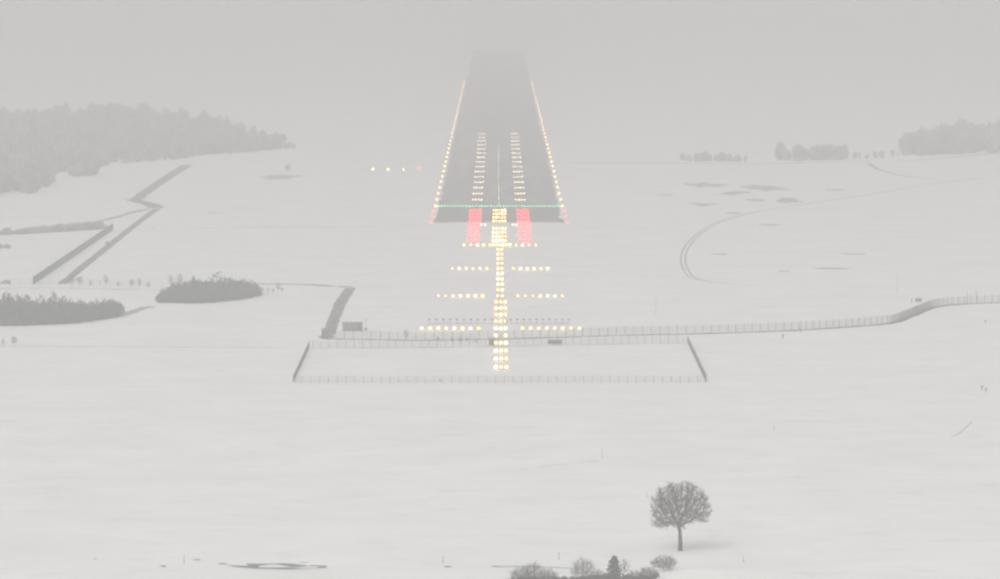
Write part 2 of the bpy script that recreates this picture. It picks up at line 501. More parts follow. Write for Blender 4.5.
PATCHES = [(707, 185, 34, 3.6), (765, 188, 40, 4.2), (735, 193, 24, 3.0), (704, 204.5, 22, 2.4), (788, 200.5, 22, 4.5), (755, 200, 18, 2.2),
           (733, 213, 12, 1.4), (835, 190, 16, 1.6), (720, 254, 14, 1.2), (785, 271, 10, 1.3), (835, 268.5, 34, 1.5), (770, 225, 18, 1.5),
           (855, 254, 24, 1.0), (280, 177, 30, 4.5), (215, 213, 14, 1.0), (665, 195, 14, 1.3)]
PL = ["upper left patch of dead grass in the right field", "long upper patch of dead grass in the right field", "middle patch of dead grass in the right field",
      "lower left patch of dead grass in the right field", "darkest patch of dead grass beside the curved track", "small patch of dead grass left of the darkest one",
      "tiny grass patch touching the curved track", "thin grass patch right of the curved track", "thin grass streak inside the track bend",
      "small grass patch below the track bend", "long thin grass streak in the right field", "faint grass streak inside the curved track",
      "faint streak of grass far right of the bend", "oval grass patch under the far shed on the left", "faint streak of grass by the left road bend",
      "small faint patch left of the dead grass"]
for (px, py, hw, hh), lab in zip(PATCHES, PL):
    blob("grass_patch", px, py, hw, hh, M["stubble"], lab)
blob("ditch", 281, 568.6, 50, 2.9, M["ditch_grass"], "long dark green ditch hollow in the left foreground snow", 0.06)
for k, (px, py, hw, hh) in enumerate([(163, 566.5, 4, 0.6), (197, 560, 4, 0.5), (223, 564, 5, 0.6), (448, 567, 4, 0.6), (303, 563, 4, 0.6), (95, 559, 2, 0.35)]):
    blob("bare_spot", px, py, hw, hh, M["ditch_grass"], ["tiny bare spot left of the dark ditch", "small bare spot above left of the dark ditch",
         "small bare spot touching the dark ditch's left tip", "bare spot between ditch and bushes", "tiny bare spot above the dark ditch",
         "tiny bare spot far left in the foreground"][k], 0.05)

# ------------------------------------------------------------------ airfield lights
LENS = {}


def lens_mesh(kind, r):
    key = (kind, r)
    if key not in LENS:
        mb = MB()
        mb.lathe([(0.02, -r), (r * 0.62, -r * 0.80), (r * 0.95, -r * 0.32), (r, 0.1 * r), (r * 0.72, r * 0.72), (0.02, r)], 8)
        LENS[key] = mb.mesh("lens", M[kind], True)
    return LENS[key]


def stem_mesh(h):
    key = ("stem", h)
    if key not in LENS:
        mb = MB()
        mb.lathe([(0.16, 0), (0.16, 0.05), (0.05, 0.07), (0.045, h)], 6)
        LENS[key] = mb.mesh("stem", M["steel"])
    return LENS[key]


def cup_mesh(r):
    key = ("cup", r)
    if key not in LENS:
        mb = MB()
        mb.lathe([(0.04, -r * 1.5), (r * 0.55, -r * 1.3), (r * 0.72, -r * 0.86), (r * 0.5, -r * 0.80)], 8)
        LENS[key] = mb.mesh("housing", M["housing"])
    return LENS[key]


def lamp(name, x, y, z, kind, r, label, cat, group):
    """one lamp on its own stem: stem, housing, lens"""
    if kind == "amber":
        kind = ("amber", "amber_hot", "amber_soft")[int(rng.integers(3))]
        r = round(r * (0.88, 1.0, 1.08)[int(rng.integers(3))], 3)
    h = z - r * 1.4
    g = float(gz(x, y))
    o = obj(name, stem_mesh(round(max(h, 0.12), 2)), None, (x, y, g))
    tag(o, label, cat, group)
    obj("housing", cup_mesh(r), o, (0, 0, z))
    obj("lens", lens_mesh(kind, r), o, (0, 0, z))
    return o


def barrette(name, xs, y, z, kinds, r, label, cat, group):
    """a short row of lamps on one bar"""
    c = sum(xs) / len(xs)
    mb = MB()
    mb.box(xs[0] - c - 0.3, xs[-1] - c + 0.3, -0.05, 0.05, max(0.1, z - r * 1.5 - 0.1), max(0.18, z - r * 1.5))
    for x in (xs[0] - c, xs[-1] - c):
        mb.lathe([(0.12, 0), (0.12, 0.05), (0.05, 0.07), (0.05, max(0.1, z - r * 1.5 - 0.05))], 5, (x * 0.8, 0, 0))
    o = obj(name, mb.mesh("bar", M["steel"]), None, (c, y, float(gz(c, y))))
    tag(o, label, cat, group)
    for x, k in zip(xs, kinds):
        if k == "amber":
            k = ("amber", "amber_hot", "amber_soft")[int(rng.integers(3))]
        if k is None:
            obj("housing", cup_mesh(r), o, (x - c, 0, z)); continue
        l = obj("lens", lens_mesh(k, r), o, (x - c, 0, z))
        obj("housing", cup_mesh(r), l)
    return o


def row_y(k, z):
    d = D0 - 30.0 * k
    return d * (CAM_H - z) / CAM_H


LZ = 0.9
for k in range(1, 31):
    y = row_y(k, LZ)
    if k <= 10:
        if k == 5: continue
        n, sp, r, nm = 5, 1.32, 0.46, "five"
        xs = [0.2 + (i - 2) * sp for i in range(5)]
        lab = "yellow barrette of five lights, %s row below the green threshold line" % ordw(k if k < 5 else k - 1)
        grp = "wide yellow centreline barrettes between the red side rows"
        kinds = ["amber"] * 5
    elif k <= 20:
        xs, r = [0.3 - 0.78, 0.3 + 0.78], 0.45
        lab = "pair of yellow centreline approach lights, %s row below the uppermost crossbar" % ordw(k - 10)
        grp = "paired yellow centreline lights"; kinds = ["amber" if k != 20 else "amber_dim"] * 2
    else:
        xs, r = [0.4 - 1.6, 0.4, 0.4 + 1.6], 0.46
        lab = "three yellow centreline approach lights, %s row counted from the near end" % ordw(31 - k)
        grp = "triple yellow centreline lights"; kinds = ["amber"] * 3
        if k == 26: kinds = ["amber", None, "amber"]
    barrette("approach_light_row", xs, y, LZ, kinds, r, lab, "approach lights", grp)

BARS = [(10, [4.2, 6.9, 9.6, 12.3, 15.2], "uppermost crossbar"), (15, [5.3, 8.0, 10.7, 13.4, 16.1, 18.8], "second crossbar"),
        (20, [6.4, 9.1, 11.8, 14.5, 17.2, 19.9, 22.5], "third crossbar"), (25, [7.3, 10.0, 12.7, 15.4, 18.1, 20.8, 23.5, 26.3], "widest, nearest crossbar")]
for k, offs, nm in BARS:
    y = row_y(k, LZ)
    for s in (-1, 1):
        for i, o_ in enumerate(offs):
            kind, r = "amber", 0.43
            if k == 20 and ((s < 0 and i >= 5) or (s > 0 and i == 2)): kind, r = "amber_dim", 0.34
            if k == 10: r = 0.48
            lamp("approach_light", 0.35 + s * o_, y + rng.normal() * 0.3, LZ, kind, r,
                 "%syellow light, %s from centre on the %s arm of the %s" % ("faint " if kind == "amber_dim" else "", ordw(i + 1), "left" if s < 0 else "right", nm),
                 "approach light", "yellow crossbar lights")

for k in range(1, 10):
    y = row_y(k, 0.6)
    for s in (-1, 1):
        xs = sorted(0.1 + s * (8.9 + i * 1.55) for i in range(4))
        barrette("red_light_row", xs, y, 0.6, ["red"] * 4, 0.46 if k < 6 else 0.36,
                 "short row of red lights, %s row below the threshold on the %s side" % (ordw(k), "left" if s < 0 else "right"),
                 "approach lights", "red side row lights")
for s, side in ((-1, "left"), (1, "right")):
    for i, o_ in enumerate((6.3, 8.0)):
        lamp("approach_light", s * o_, row_y(5, 0.5), 0.5, "white", 0.34, "%s small white light beside the gap in the yellow rows, %s side" % (("inner", "outer")[i], side),
             "approach light", "white lights in the gap of the yellow rows")

for i in range(40):
    x = -29.3 + i * 58.6 / 39
    lamp("threshold_light", x, D0 - 0.6, 0.4, "green", 0.23, "green runway threshold light, %s from the left end of the green line" % ordw(i + 1), "runway light", "green threshold lights")
for j in range(15):
    y = D0 + 60 * (j + 1)
    for s in (-1, 1):
        xs = sorted(s * (8.6 + i * 1.45) for i in range(4))
        barrette("touchdown_light_row", xs, y, 0.3, ["white"] * 4, 0.28, "row of four pale lights on the runway, %s row above the threshold, %s side" % (ordw(j + 1), "left" if s < 0 else "right"),
                 "runway lights", "touchdown zone light rows")
for j in range(36):
    y = D0 + 60 * j
    for s in (-1, 1):
        lamp("runway_edge_light", s * (RW + 1.0), y, 0.5, "edge", 0.42, "pale %s edge light of the runway, %s beyond the threshold" % ("left" if s < 0 else "right", ordw(j + 1)),
             "runway light", "runway edge lights")
for j in range(3):
    y = D0 - 45 * (j + 1)
    for s in (-1, 1):
        lamp("runway_edge_light", s * (RW + 1.2), y, 0.5, "red", 0.38, "red %s edge light on the dark overrun, %s below the threshold" % ("left" if s < 0 else "right", ordw(j + 1)),
             "runway light", "red overrun edge lights")
for j in range(50):
    lamp("runway_centre_light", 0.0, D0 + 15 + 15 * j, 0.25, "white", 0.12, "small centreline light on the runway, %s beyond the threshold" % ordw(j + 1), "runway light", "runway centreline lights")

# slope indicator: four boxes left of the runway
for i, (px, kind) in enumerate(((373, "amber"), (388, "amber"), (403.5, "amber"), (419, "red"))):
    x, y, _ = G(px, 169, 0.7)
    mb = MB(); mb.box(-0.75, 0.75, -0.5, 0.6, 0.35, 0.95, 0.05)
    o = obj("glide_slope_light", mb.mesh("box", M["housing"]), None, (x, y, float(gz(x, y))))
    tag(o, "%s of the four glide slope lights left of the runway" % ("leftmost", "second from left", "third from left, faint,", "rightmost, reddish,")[i], "runway light", "glide slope lights")
    for lx in (-0.55, 0.55):
        m2 = MB(); m2.lathe([(0.14, 0), (0.05, 0.05), (0.05, 0.37)], 5); obj("leg", m2.mesh("leg", M["steel"]), o, (lx, 0.05, 0))
    obj("lens", lens_mesh(kind, (0.62, 0.62, 0.50, 0.55)[i]), o, (0, -0.55, 0.68))

# ------------------------------------------------------------------ fences
def fence_panel_mesh(L, H, pitch, r, hor):
    n = int(L / pitch)
    x = (np.arange(n) + 0.5) * pitch
    p0 = np.stack([x, np.zeros(n), np.full(n, 0.06)], 1); p1 = p0.copy(); p1[:, 2] = H
    v, f = prisms(p0, p1, np.full(n, r), np.full(n, r), 3)
    zs = np.linspace(0.1, H - 0.03, hor)
    q0 = np.stack([np.zeros(hor), np.zeros(hor), zs], 1); q1 = q0.copy(); q1[:, 0] = L
    v2, f2 = prisms(q0, q1, np.full(hor, r * 1.2), np.full(hor, r * 1.2), 3)
    return mesh_np("fence_panel", np.vstack([v, v2]), np.vstack([f, f2 + len(v)]), M["fence"])


def fence_post_mesh(H, w=0.05):
    mb = MB(); mb.box(-w, w, -w, w, -0.3, H + 0.12, 0.01)
    mb.box(-w * 1.3, w * 1.3, -w * 1.3, w * 1.3, H + 0.12, H + 0.16)
    mb.tube((0, 0, H + 0.1), (0, -0.28, H + 0.42), 0.02, 0.02, 4)
    return mb.mesh("fence_post", M["fence"])


def fence(pts, H, L, label, cat="fence", pitch=0.05, r=0.0030, straight=True, w=0.05, group=None):
    """a mesh fence: every post and every panel a part of its own"""
    if straight:
        parts = [smooth_line([pts[i], pts[i + 1]], L) for i in range(len(pts) - 1)]
        P = np.vstack([parts[0]] + [p[1:] for p in parts[1:]])
    else:
        P = smooth_line(pts, L)
    z = gz(P[:, 0], P[:, 1])
    root = obj("mesh_fence", None, None, (P[0, 0], P[0, 1], z[0]))
    tag(root, label, cat, group)
    pm, qm = fence_panel_mesh(L, H, pitch, r, max(5, int(H / 0.25))), fence_post_mesh(H, w)
    o0 = np.array([P[0, 0], P[0, 1], z[0]])
    for i in range(len(P)):
        d = P[min(i + 1, len(P) - 1)] - P[min(i, len(P) - 2)]
        a = math.atan2(d[1], d[0])
        q = np.array([P[i, 0], P[i, 1], z[i]]) - o0
        post = obj("post", qm, root, q, a)
        post.rotation_euler = (rng.normal() * 0.008, rng.normal() * 0.008, a)
        post.scale[2] = 1 + 0.02 * rng.normal()
        if i < len(P) - 1:
            pan = obj("panel", pm, root, q, a)
            pan.scale[0] = float(np.linalg.norm(d)) / L
    return root


XE, YN, YF = 60.8, 1436.0, 1566.0
fence(PFG, 2.8, 3.0, "long green perimeter fence crossing behind the lit approach lights and bending away at right", straight=False, w=0.06, r=0.0042)
fence([(-XE, YN), (XE, YN)], 2.05, 2.6, "low front fence of the rectangular enclosure in the snow")
fence([(-XE, YN + 0.3), (-XE, YF - 6)], 2.1, 2.6, "dark left side fence of the rectangular enclosure", r=0.004)
fence([(XE, YN + 0.3), (XE, YF + 16)], 2.1, 2.6, "dark right side fence of the rectangular enclosure", r=0.004)
fence([(-XE + 1, YF - 6), (-20, YF), (XE - 1, YF + 16)], 2.0, 2.6, "faint rear fence of the rectangular enclosure near the ditch")
fence([G(33, 285)[:2], G(113, 230)[:2]], 3.0, 3.0, "dark straight fence running away on the left beside the grey road", pitch=0.04, r=0.005)
fence([G(-20, 285.5)[:2], G(60, 285)[:2], G(150, 287)[:2]], 2.2, 4.0, "faint fence behind the left thicket", pitch=0.1)

# ------------------------------------------------------------------ trees
def colonize(attr, root, trunk_h, step, kill, reach, iters, seed, lean=(0, 0), stems=None):
    r = np.random.default_rng(seed)
    nodes, par = [], []
    if stems is None:
        p = np.array(root, float); nodes.append(p); par.append(-1)
        n = int(trunk_h / step)
        for i in range(n):
            p = p + np.array([lean[0] * step + r.normal() * 0.03, lean[1] * step + r.normal() * 0.03, step])
            nodes.append(p); par.append(len(nodes) - 2)
    else:
        for s in stems:
            nodes.append(np.array(s, float)); par.append(-1)
    P = np.array(nodes); parent = list(par)
    A = attr.copy()
    best = np.full(len(A), 1e9); idx = np.zeros(len(A), int)

    def upd(start):
        nonlocal best, idx
        for j in range(start, len(P)):
            d = np.sum((A - P[j]) ** 2, axis=1)
            m = d < best
            best[m] = d[m]; idx[m] = j
    upd(0)
    nb = np.zeros(20000, int)
    for _ in range(iters):
        if not len(A): break
        ok = best < reach ** 2
        if not ok.any(): break
        dirs = np.zeros_like(P)
        v = A[ok] - P[idx[ok]]
        v /= np.linalg.norm(v, axis=1, keepdims=True)
        np.add.at(dirs, idx[ok], v)
        grow = np.unique(idx[ok])
        new = []
        for g_ in grow:
            if nb[g_] > 3: continue
            d = dirs[g_] + r.normal(size=3) * 0.18
            L = np.linalg.norm(d)
            if L < 1e-4: continue
            new.append(P[g_] + d / L * step); parent.append(int(g_)); nb[g_] += 1
        if not new: break
        s0 = len(P)
        P = np.vstack([P, new])
        upd(s0)
        keep = best > kill ** 2
        A, best, idx = A[keep], best[keep], idx[keep]
    return P, np.array(parent)


def radii(P, parent, tip, expo):
    n = len(P)
    acc = np.zeros(n)
    kids = np.zeros(n, int)
    for i in range(n - 1, -1, -1):
        if acc[i] == 0: acc[i] = tip ** expo
        if parent[i] >= 0:
            acc[parent[i]] += acc[i]; kids[parent[i]] += 1
    return acc ** (1 / expo), kids


def twigs_for(P, parent, rad, thr, per, lmin, lmax, r0, seed, up=0.25):
    r = np.random.default_rng(seed)
    sel = np.where((rad < thr) & (parent >= 0))[0]
    base = np.repeat(sel, per)
    d0 = P[base] - P[parent[base]]
    d0 /= np.maximum(np.linalg.norm(d0, axis=1, keepdims=True), 1e-6)
    t = r.uniform(0, 1, (len(base), 1))
    p0 = P[parent[base]] * (1 - t) + P[base] * t
    d = d0 * 0.7 + r.normal(size=(len(base), 3)) * 0.55 + np.array([0, 0, up])
    d /= np.linalg.norm(d, axis=1, keepdims=True)
    L = r.uniform(lmin, lmax, (len(base), 1))
    p1 = p0 + d * L
    d2 = d + r.normal(size=d.shape) * 0.35; d2 /= np.linalg.norm(d2, axis=1, keepdims=True)
    p2 = p1 + d2 * L * 0.7
    rr = np.full(len(base), r0)
    va, fa = prisms(p0, p1, rr, rr * 0.75, 3)
    vb, fb = prisms(p1, p2, rr * 0.75, rr * 0.4, 3)
    return np.vstack([va, vb]), np.vstack([fa, fb + len(va)])


def tree_meshes(P, parent, rad, thr, n_big, n_small, bark, twig, tw):
    """limbs thicker than thr make the trunk mesh, thinner ones the branches"""
    ch = np.where(parent >= 0)[0]
    pa = parent[ch]
    rp = np.minimum(rad[pa], rad[ch] * 1.35)
    big = rad[ch] >= thr
    v, f = prisms(P[pa[big]], P[ch[big]], rp[big], rad[ch[big]], n_big)
    trunk = mesh_np("trunk", v, f, bark, True)
    sm = ~big
    v, f = prisms(P[pa[sm]], P[ch[sm]], rp[sm], rad[ch[sm]], n_small)
    br = mesh_np("branches", v, f, bark)
    tv, tf = tw
    return trunk, br, mesh_np("twigs", tv, tf, twig)


def crown_points(n, seed, shape):
    r = np.random.default_rng(seed)
    out = []
    while len(out) < n:
        p = r.uniform(-1, 1, 3)
        q = shape(p)
        if q is not None: out.append(q)
    return np.array(out)


# the lone tree: broad dome on a bare trunk
def lone_shape(p):
    x, y, z = p
    rr = math.hypot(x, y)
    if x * x + y * y + z * z > 1: return None
    zz = 8.7 + z * 6.5
    ang = math.atan2(y, x)
    lobe = 1 + 0.07 * math.sin(3 * ang + 1.0) + 0.05 * math.sin(7 * ang + zz)
    if rr > lobe * 0.98: return None
    low = 4.9 + 1.3 * (1 - rr) + (1.0 if x > 0.15 else -0.25)
    if zz < low: return None
    if math.sin(x * 7 + 1.3) * math.sin(y * 6) * math.sin(z * 8 + 0.5) > 0.5: return None
    return np.array([x * 6.9 - 0.15, y * 6.3, zz])


bx_, by_, bz_ = G(680.5, 551)
att = crown_points(3800, 3, lone_shape)
P, par = colonize(att, (0, 0, -0.3), 4.9, 0.34, 0.52, 3.6, 190, 5, (-0.02, 0.0))
rad, kids = radii(P, par, 0.021, 2.3)
top = rad[:14].mean()
rad = np.where(rad > 0.1, 0.1 + (rad - 0.1) * (0.36 - 0.1) / (top - 0.1), rad)
rad[:14] *= np.linspace(1.5, 1.0, 14)
tw = twigs_for(P, par, rad, 0.055, 5, 0.25, 0.55, 0.0165, 9)
tr, br, twm = tree_meshes(P, par, rad, 0.08, 7, 4, M["bark"], M["twig"], tw)
LT = tag(obj("bare_tree", None, None, (bx_, by_, bz_)), "lone leafless tree with a broad domed crown in the foreground snow", "tree")
obj("trunk", tr, LT); b_ = obj("crown", br, LT); obj("twigs", twm, b_)
LONE_NODES = len(P)


# shrub and small-tree variants
def shrub_variant(seed, w, h, n_att, mat, r0=0.012, per=4, low=0.1):
    r = np.random.default_rng(seed)

    def sh(p):
        x, y, z = p
        zz = (z + 1) / 2
        wid = math.sqrt(max(0.0, 1 - (max(zz, 0.35) - 0.35) ** 2 / 0.43)) * (0.55 + 0.45 * min(1, zz / 0.35))
        if math.hypot(x, y) > wid or zz < low: return None
        return np.array([x * w, y * w, zz * h])
    at_ = crown_points(n_att, seed + 1, sh)
    stems = [(r.normal() * w * 0.12, r.normal() * w * 0.12, -0.1) for _ in range(6)]
    Pn, pr = colonize(at_, None, 0, h * 0.075, h * 0.12, h, 70, seed, stems=stems)
    rd, _ = radii(Pn, pr, 0.011, 2.4)
    tw_ = twigs_for(Pn, pr, rd, 0.03, per, 0.10 * h, 0.2 * h, r0, seed + 2, 0.4)
    return tree_meshes(Pn, pr, rd, 0.03, 5, 3, M["bark"], mat, tw_)


def sapling_variant(seed, w, h, n_att, mat, trunk=0.3, per=3, r0=0.02):
    def sh(p):
        x, y, z = p
        if x * x + y * y + z * z > 1: return None
        return np.array([x * w, y * w, h * (trunk + 0.05) + (z + 1) / 2 * h * (0.95 - trunk)])
    at_ = crown_points(n_att, seed + 1, sh)
    Pn, pr = colonize(at_, (0, 0, -0.1), h * trunk, h * 0.06, h * 0.1, h, 70, seed)
    rd, _ = radii(Pn, pr, 0.014, 2.4)
    tw_ = twigs_for(Pn, pr, rd, 0.04, per, 0.07 * h, 0.15 * h, r0, seed + 2, 0.4)
    return tree_meshes(Pn, pr, rd, 0.04, 5, 3, M["bark"], mat, tw_)


def plant(name, meshes, px, py, s, label, cat, group=None, rz=0.0, loc=None):
    x, y, z = loc if loc else G(px, py)
    o = tag(obj(name, None, None, (x, y, z), rz, s), label, cat, group)
    for n_, m_ in zip(("trunk", "branches"), meshes[:2]):
        c = obj(n_, m_, o)
    c["kind"] = "stuff"
    obj("twigs", meshes[2], c)["kind"] = "stuff"
    return o


SH = [shrub_variant(21, 2.6, 3.4, 420, M["twig"]), shrub_variant(33, 2.2, 3.6, 420, M["pale_twig"]), shrub_variant(47, 2.8, 2.9, 420, M["pale_twig"])]
SP = [sapling_variant(61, 1.6, 5.0, 220, M["twig"]), sapling_variant(71, 1.2, 5.5, 180, M["twig"], 0.2)]


def conifer_meshes(seed, h, w, n=900):
    r = np.random.default_rng(seed)
    trunk = MB(); trunk.tube((0, 0, -0.1), (0, 0, h), 0.11 * h / 5, 0.015, 6)
    z = r.uniform(0.04, 1, n) ** 0.9
    ang = r.uniform(0, 6.283, n)
    rr = (1 - z) ** 0.6 * w * r.uniform(0.25, 1.05, n) * (0.82 + 0.18 * np.sin(z * 40))
    c = np.stack([rr * np.cos(ang), rr * np.sin(ang), z * h - 0.12 * rr], 1)
    d = np.stack([np.cos(ang), np.sin(ang), np.full(n, -0.25)], 1) + r.normal(size=(n, 3)) * 0.35
    d /= np.linalg.norm(d, axis=1, keepdims=True)
    s = r.normal(size=(n, 3)); s -= d * np.sum(s * d, 1, keepdims=True); s /= np.linalg.norm(s, axis=1, keepdims=True)
    L = r.uniform(0.08, 0.16, (n, 1)) * h * 0.75
    W = L * 0.3
    V = np.stack([c - d * L * 0.6, c + s * W, c + d * L, c - s * W], 1).reshape(-1, 3)
    F = np.arange(4 * n).reshape(n, 4)
    return trunk.mesh("trunk", M["bark"]), mesh_np("foliage", V, F, M["needles"])


def conifer(name, seed, h, w, px, py, label, n=900, loc=None):
    t_, f_ = conifer_meshes(seed, h, w, n)
    x, y, z = loc if loc else G(px, py)
    o = tag(obj(name, None, None, (x, y, z)), label, "tree")
    obj("trunk", t_, o); obj("crown", f_, o)
    return o


# foreground bushes along the bottom edge
plant("bare_bush", SH[0], 521, 582.5, 0.9, "dark rounded bush at the left end of the foreground hedge", "bush", "foreground bushes")
plant("bare_bush", SH[1], 533, 581.0, 1.05, "paler tall twiggy bush rising behind the leftmost dark bush", "bush", "foreground bushes", 1.0)
plant("bare_bush", SH[0], 548, 583.0, 0.85, "low dark bush between the two pale bushes", "bush", "foreground bushes", 2.2)
plant("bare_bush", SH[1], 583, 580.0, 1.22, "tall pale bush left of the dark conifer", "bush", "foreground bushes", 2.6)
plant("bare_bush", SH[0], 598, 583.5, 0.8, "dark bush directly left of the conifer's foot", "bush", "foreground bushes", 0.4)
conifer("conifer", 5, 5.3, 2.5, 614, 582, "small dark conifer in the foreground hedge", 800)
plant("bare_bush", SP[1] , 625, 579, 0.78, "thin upright sapling right of the conifer", "bush", "foreground bushes", 1.3)
plant("bare_bush", SH[0], 634, 583.5, 0.75, "dark bush right of the conifer's foot", "bush", "foreground bushes", 1.9)
plant("bare_bush", SH[2], 648, 579.5, 0.85, "low bush beside the snow bank", "bush", "foreground bushes", 0.9)
plant("bare_bush", SH[2], 664, 570.5, 1.05, "pale rounded bush just below the lone tree", "bush", "foreground bushes", 2.9)

# saplings and shrubs about the fences
SMALL = [(107, 248, 0, 0.62, "dark bush on the grey left road halfway up"), (440, 383.5, 0, 0.26, "tiny dark bush at the enclosure's front fence"), (14, 347.5, 0, 0.72, "small round tree at the far left field edge"), (3, 347.5, 1, 0.55, "thin sapling beside the left picture edge"),
         (406, 341, 1, 0.72, "thin bush by the perimeter fence right of the hut"), (438, 343, 0, 0.42, "small bush by the fence below the left end of the crossbar"),
         (452, 344, 0, 0.42, "second small bush by the fence left of the centreline"), (460, 344.5, 0, 0.46, "dark bush by the fence left of the centreline"),
         (467, 344, 1, 0.45, "third small bush by the fence left of the centreline"), (476, 344, 0, 0.36, "smallest bush by the fence near the centreline"),
         (72, 288, 0, 1.05, "bushy sapling at the foot of the grey left road"), (80, 288, 0, 0.9, "second sapling at the foot of the grey left road"),
         (106, 288, 1, 0.95, "upright sapling on the fence line behind the thickets"), (91, 288, 1, 0.6, "thin sapling left of the upright one"),
         (118, 289, 1, 0.55, "low thin sapling right of the upright one"), (132, 289, 0, 0.75, "rounded sapling nearing the right thicket"),
         (139, 289, 1, 0.8, "thin sapling nearing the right thicket"), (148, 290, 1, 0.62, "last sapling before the right thicket"),
         (258, 296, 0, 0.5, "low shrub touching the right thicket's thin end"), (273, 294, 0, 0.4, "tiny shrub second from the outermost sapling"), (282, 293, 0, 0.42, "tiny shrub beyond the outermost sapling"), (262, 295, 0, 0.55, "low shrub at the right end of the right thicket"), (268, 294.5, 1, 0.5, "thin shrub right of the right thicket"),
         (278, 293.5, 1, 0.78, "outermost sapling right of the right thicket"), (171, 289, 1, 1.0, "tall bare sapling at the left end of the right thicket"),
         (180, 289, 1, 1.1, "tallest bare sapling over the right thicket's left end")]
for k, (px, py, v, s, lab) in enumerate(SMALL):
    plant("sapling", SP[v], px, py, s, lab, "bush", "saplings along the fences", k * 1.1)
conifer("conifer", 8, 9.5, 2.6, 9, 325, "dark conifer standing up from the left end of the left thicket", 700)


# thickets and woods that read as one mass
def clump_variant(seed, w, h, n, size):
    r = np.random.default_rng(seed)
    p = r.normal(size=(n, 3)); p /= np.linalg.norm(p, axis=1, keepdims=True)
    p *= r.uniform(0.25, 1.0, (n, 1)) ** 0.5
    p[:, 2] = np.abs(p[:, 2] * 0.55 + 0.42)
    c = p * np.array([w, w, h])
    d = p / np.maximum(np.linalg.norm(p, axis=1, keepdims=True), 0.1) + r.normal(size=(n, 3)) * 0.6 + np.array([0, 0, 0.5])
    d /= np.linalg.norm(d, axis=1, keepdims=True)
    s = r.normal(size=(n, 3)); s -= d * np.sum(s * d, 1, keepdims=True); s /= np.linalg.norm(s, axis=1, keepdims=True)
    L = r.uniform(0.6, 1.4, (n, 1)) * size; W = L * 0.28
    V = np.stack([c - d * L * 0.5 - s * W, c - d * L * 0.5 + s * W, c + d * L], 1).reshape(-1, 3)
    F = np.arange(3 * n).reshape(n, 3)
    st = 5
    a = r.uniform(0, 6.28, st)
    q0 = np.stack([np.cos(a) * 0.15, np.sin(a) * 0.15, np.full(st, -0.2)], 1)
    q1 = np.stack([np.cos(a) * w * 0.5, np.sin(a) * w * 0.5, np.full(st, h * 0.85)], 1)
    v2, f2 = prisms(q0, q1, np.full(st, 0.07), np.full(st, 0.02), 3)
    return np.vstack([V, v2]), np.concatenate([F, (f2[:, [0, 1, 2]] + len(V)), (f2[:, [0, 2, 3]] + len(V))])


def mass(name, pts, variants, mat, label, cat, smin=0.65, smax=1.3):
    r = np.random.default_rng(len(pts) + 11)
    VV, FF, n = [], [], 0
    for x, y, z, s in pts:
        v, f = variants[r.integers(len(variants))]
        a = r.uniform(0, 6.28); k = s * r.uniform(smin, smax)
        c_, s_ = math.cos(a), math.sin(a)
        w_ = np.stack([(v[:, 0] * c_ - v[:, 1] * s_) * k + x, (v[:, 0] * s_ + v[:, 1] * c_) * k + y, v[:, 2] * k * r.uniform(0.9, 1.1) + z], 1)
        VV.append(w_); FF.append(f + n); n += len(v)
    o = obj(name, mesh_np(name, np.vstack(VV), np.vstack(FF), mat))
    return tag(o, label, cat, kind="stuff")


CL = [clump_variant(100 + i, 2.2, 3.4, 260, 0.55) for i in range(4)]
CS = [clump_variant(150 + i, 1.0, 4.6, 90, 0.5) for i in range(3)]
FT = [clump_variant(200 + i, 3.4, 10.0, 230, 1.3) for i in range(4)]


def along(pxs, spacing, depth, hscale):
    """points in a strip: its foot line in the photograph, its depth in metres and a height at each station"""
    P_ = smooth_line([G(a, b) for a, b, *_ in pxs], spacing)
    src = np.array([G(a, b)[0] for a, b, *_ in pxs]); hs = np.array([c for *_, c in pxs]); dp = depth
    out = []
    for x, y in P_:
        hh = float(np.interp(x, src, hs))
        k = 0.0
        while k < dp:
            xx, yy = x + rng.normal() * spacing * 0.4, y + k + abs(rng.normal()) * 0.6
            out.append((xx, yy, float(gz(xx, yy)), hh / 3.4 * (1 + 0.08 * rng.normal())))
            k += spacing * 1.1
    return out


mass("thicket", along([(-25, 326, 6.5), (20, 325.5, 5.8), (60, 324, 5.4), (90, 321, 3.6), (113, 317.5, 3.9)], 1.7, 16, 0), CL + CS, M["thicket"],
     "dense dark thicket at the left picture edge in front of the fence", "thicket")
mass("thicket", along([(159, 303, 2.4), (172, 303, 4.4), (190, 303.5, 5.6), (215, 302, 5.6), (235, 299.5, 4.6), (250, 297, 3.4), (256, 296, 1.6)], 1.7, 14, 0), CL + CS, M["thicket"],
     "dense dark thicket in the middle left, right of the saplings", "thicket")
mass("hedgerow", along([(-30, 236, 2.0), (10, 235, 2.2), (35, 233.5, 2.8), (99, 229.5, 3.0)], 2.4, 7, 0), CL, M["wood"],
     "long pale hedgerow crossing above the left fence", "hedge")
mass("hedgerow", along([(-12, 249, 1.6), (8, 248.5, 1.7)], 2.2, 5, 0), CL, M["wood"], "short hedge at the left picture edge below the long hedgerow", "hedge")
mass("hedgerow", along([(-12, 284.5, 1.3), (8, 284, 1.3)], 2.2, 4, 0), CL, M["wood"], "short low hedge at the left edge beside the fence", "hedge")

HB = [clump_variant(170 + i, 1.1, 1.6, 240, 0.28) for i in range(3)]
mass("hedge", along([(509, 582.5, 0.9), (525, 582.5, 2.0), (560, 583, 1.5), (590, 583, 2.3), (620, 583, 2.4), (640, 583, 2.2), (656, 579, 1.2)], 0.9, 3, 0), HB, M["needles"],
     "dark low undergrowth between the foreground bushes", "undergrowth")
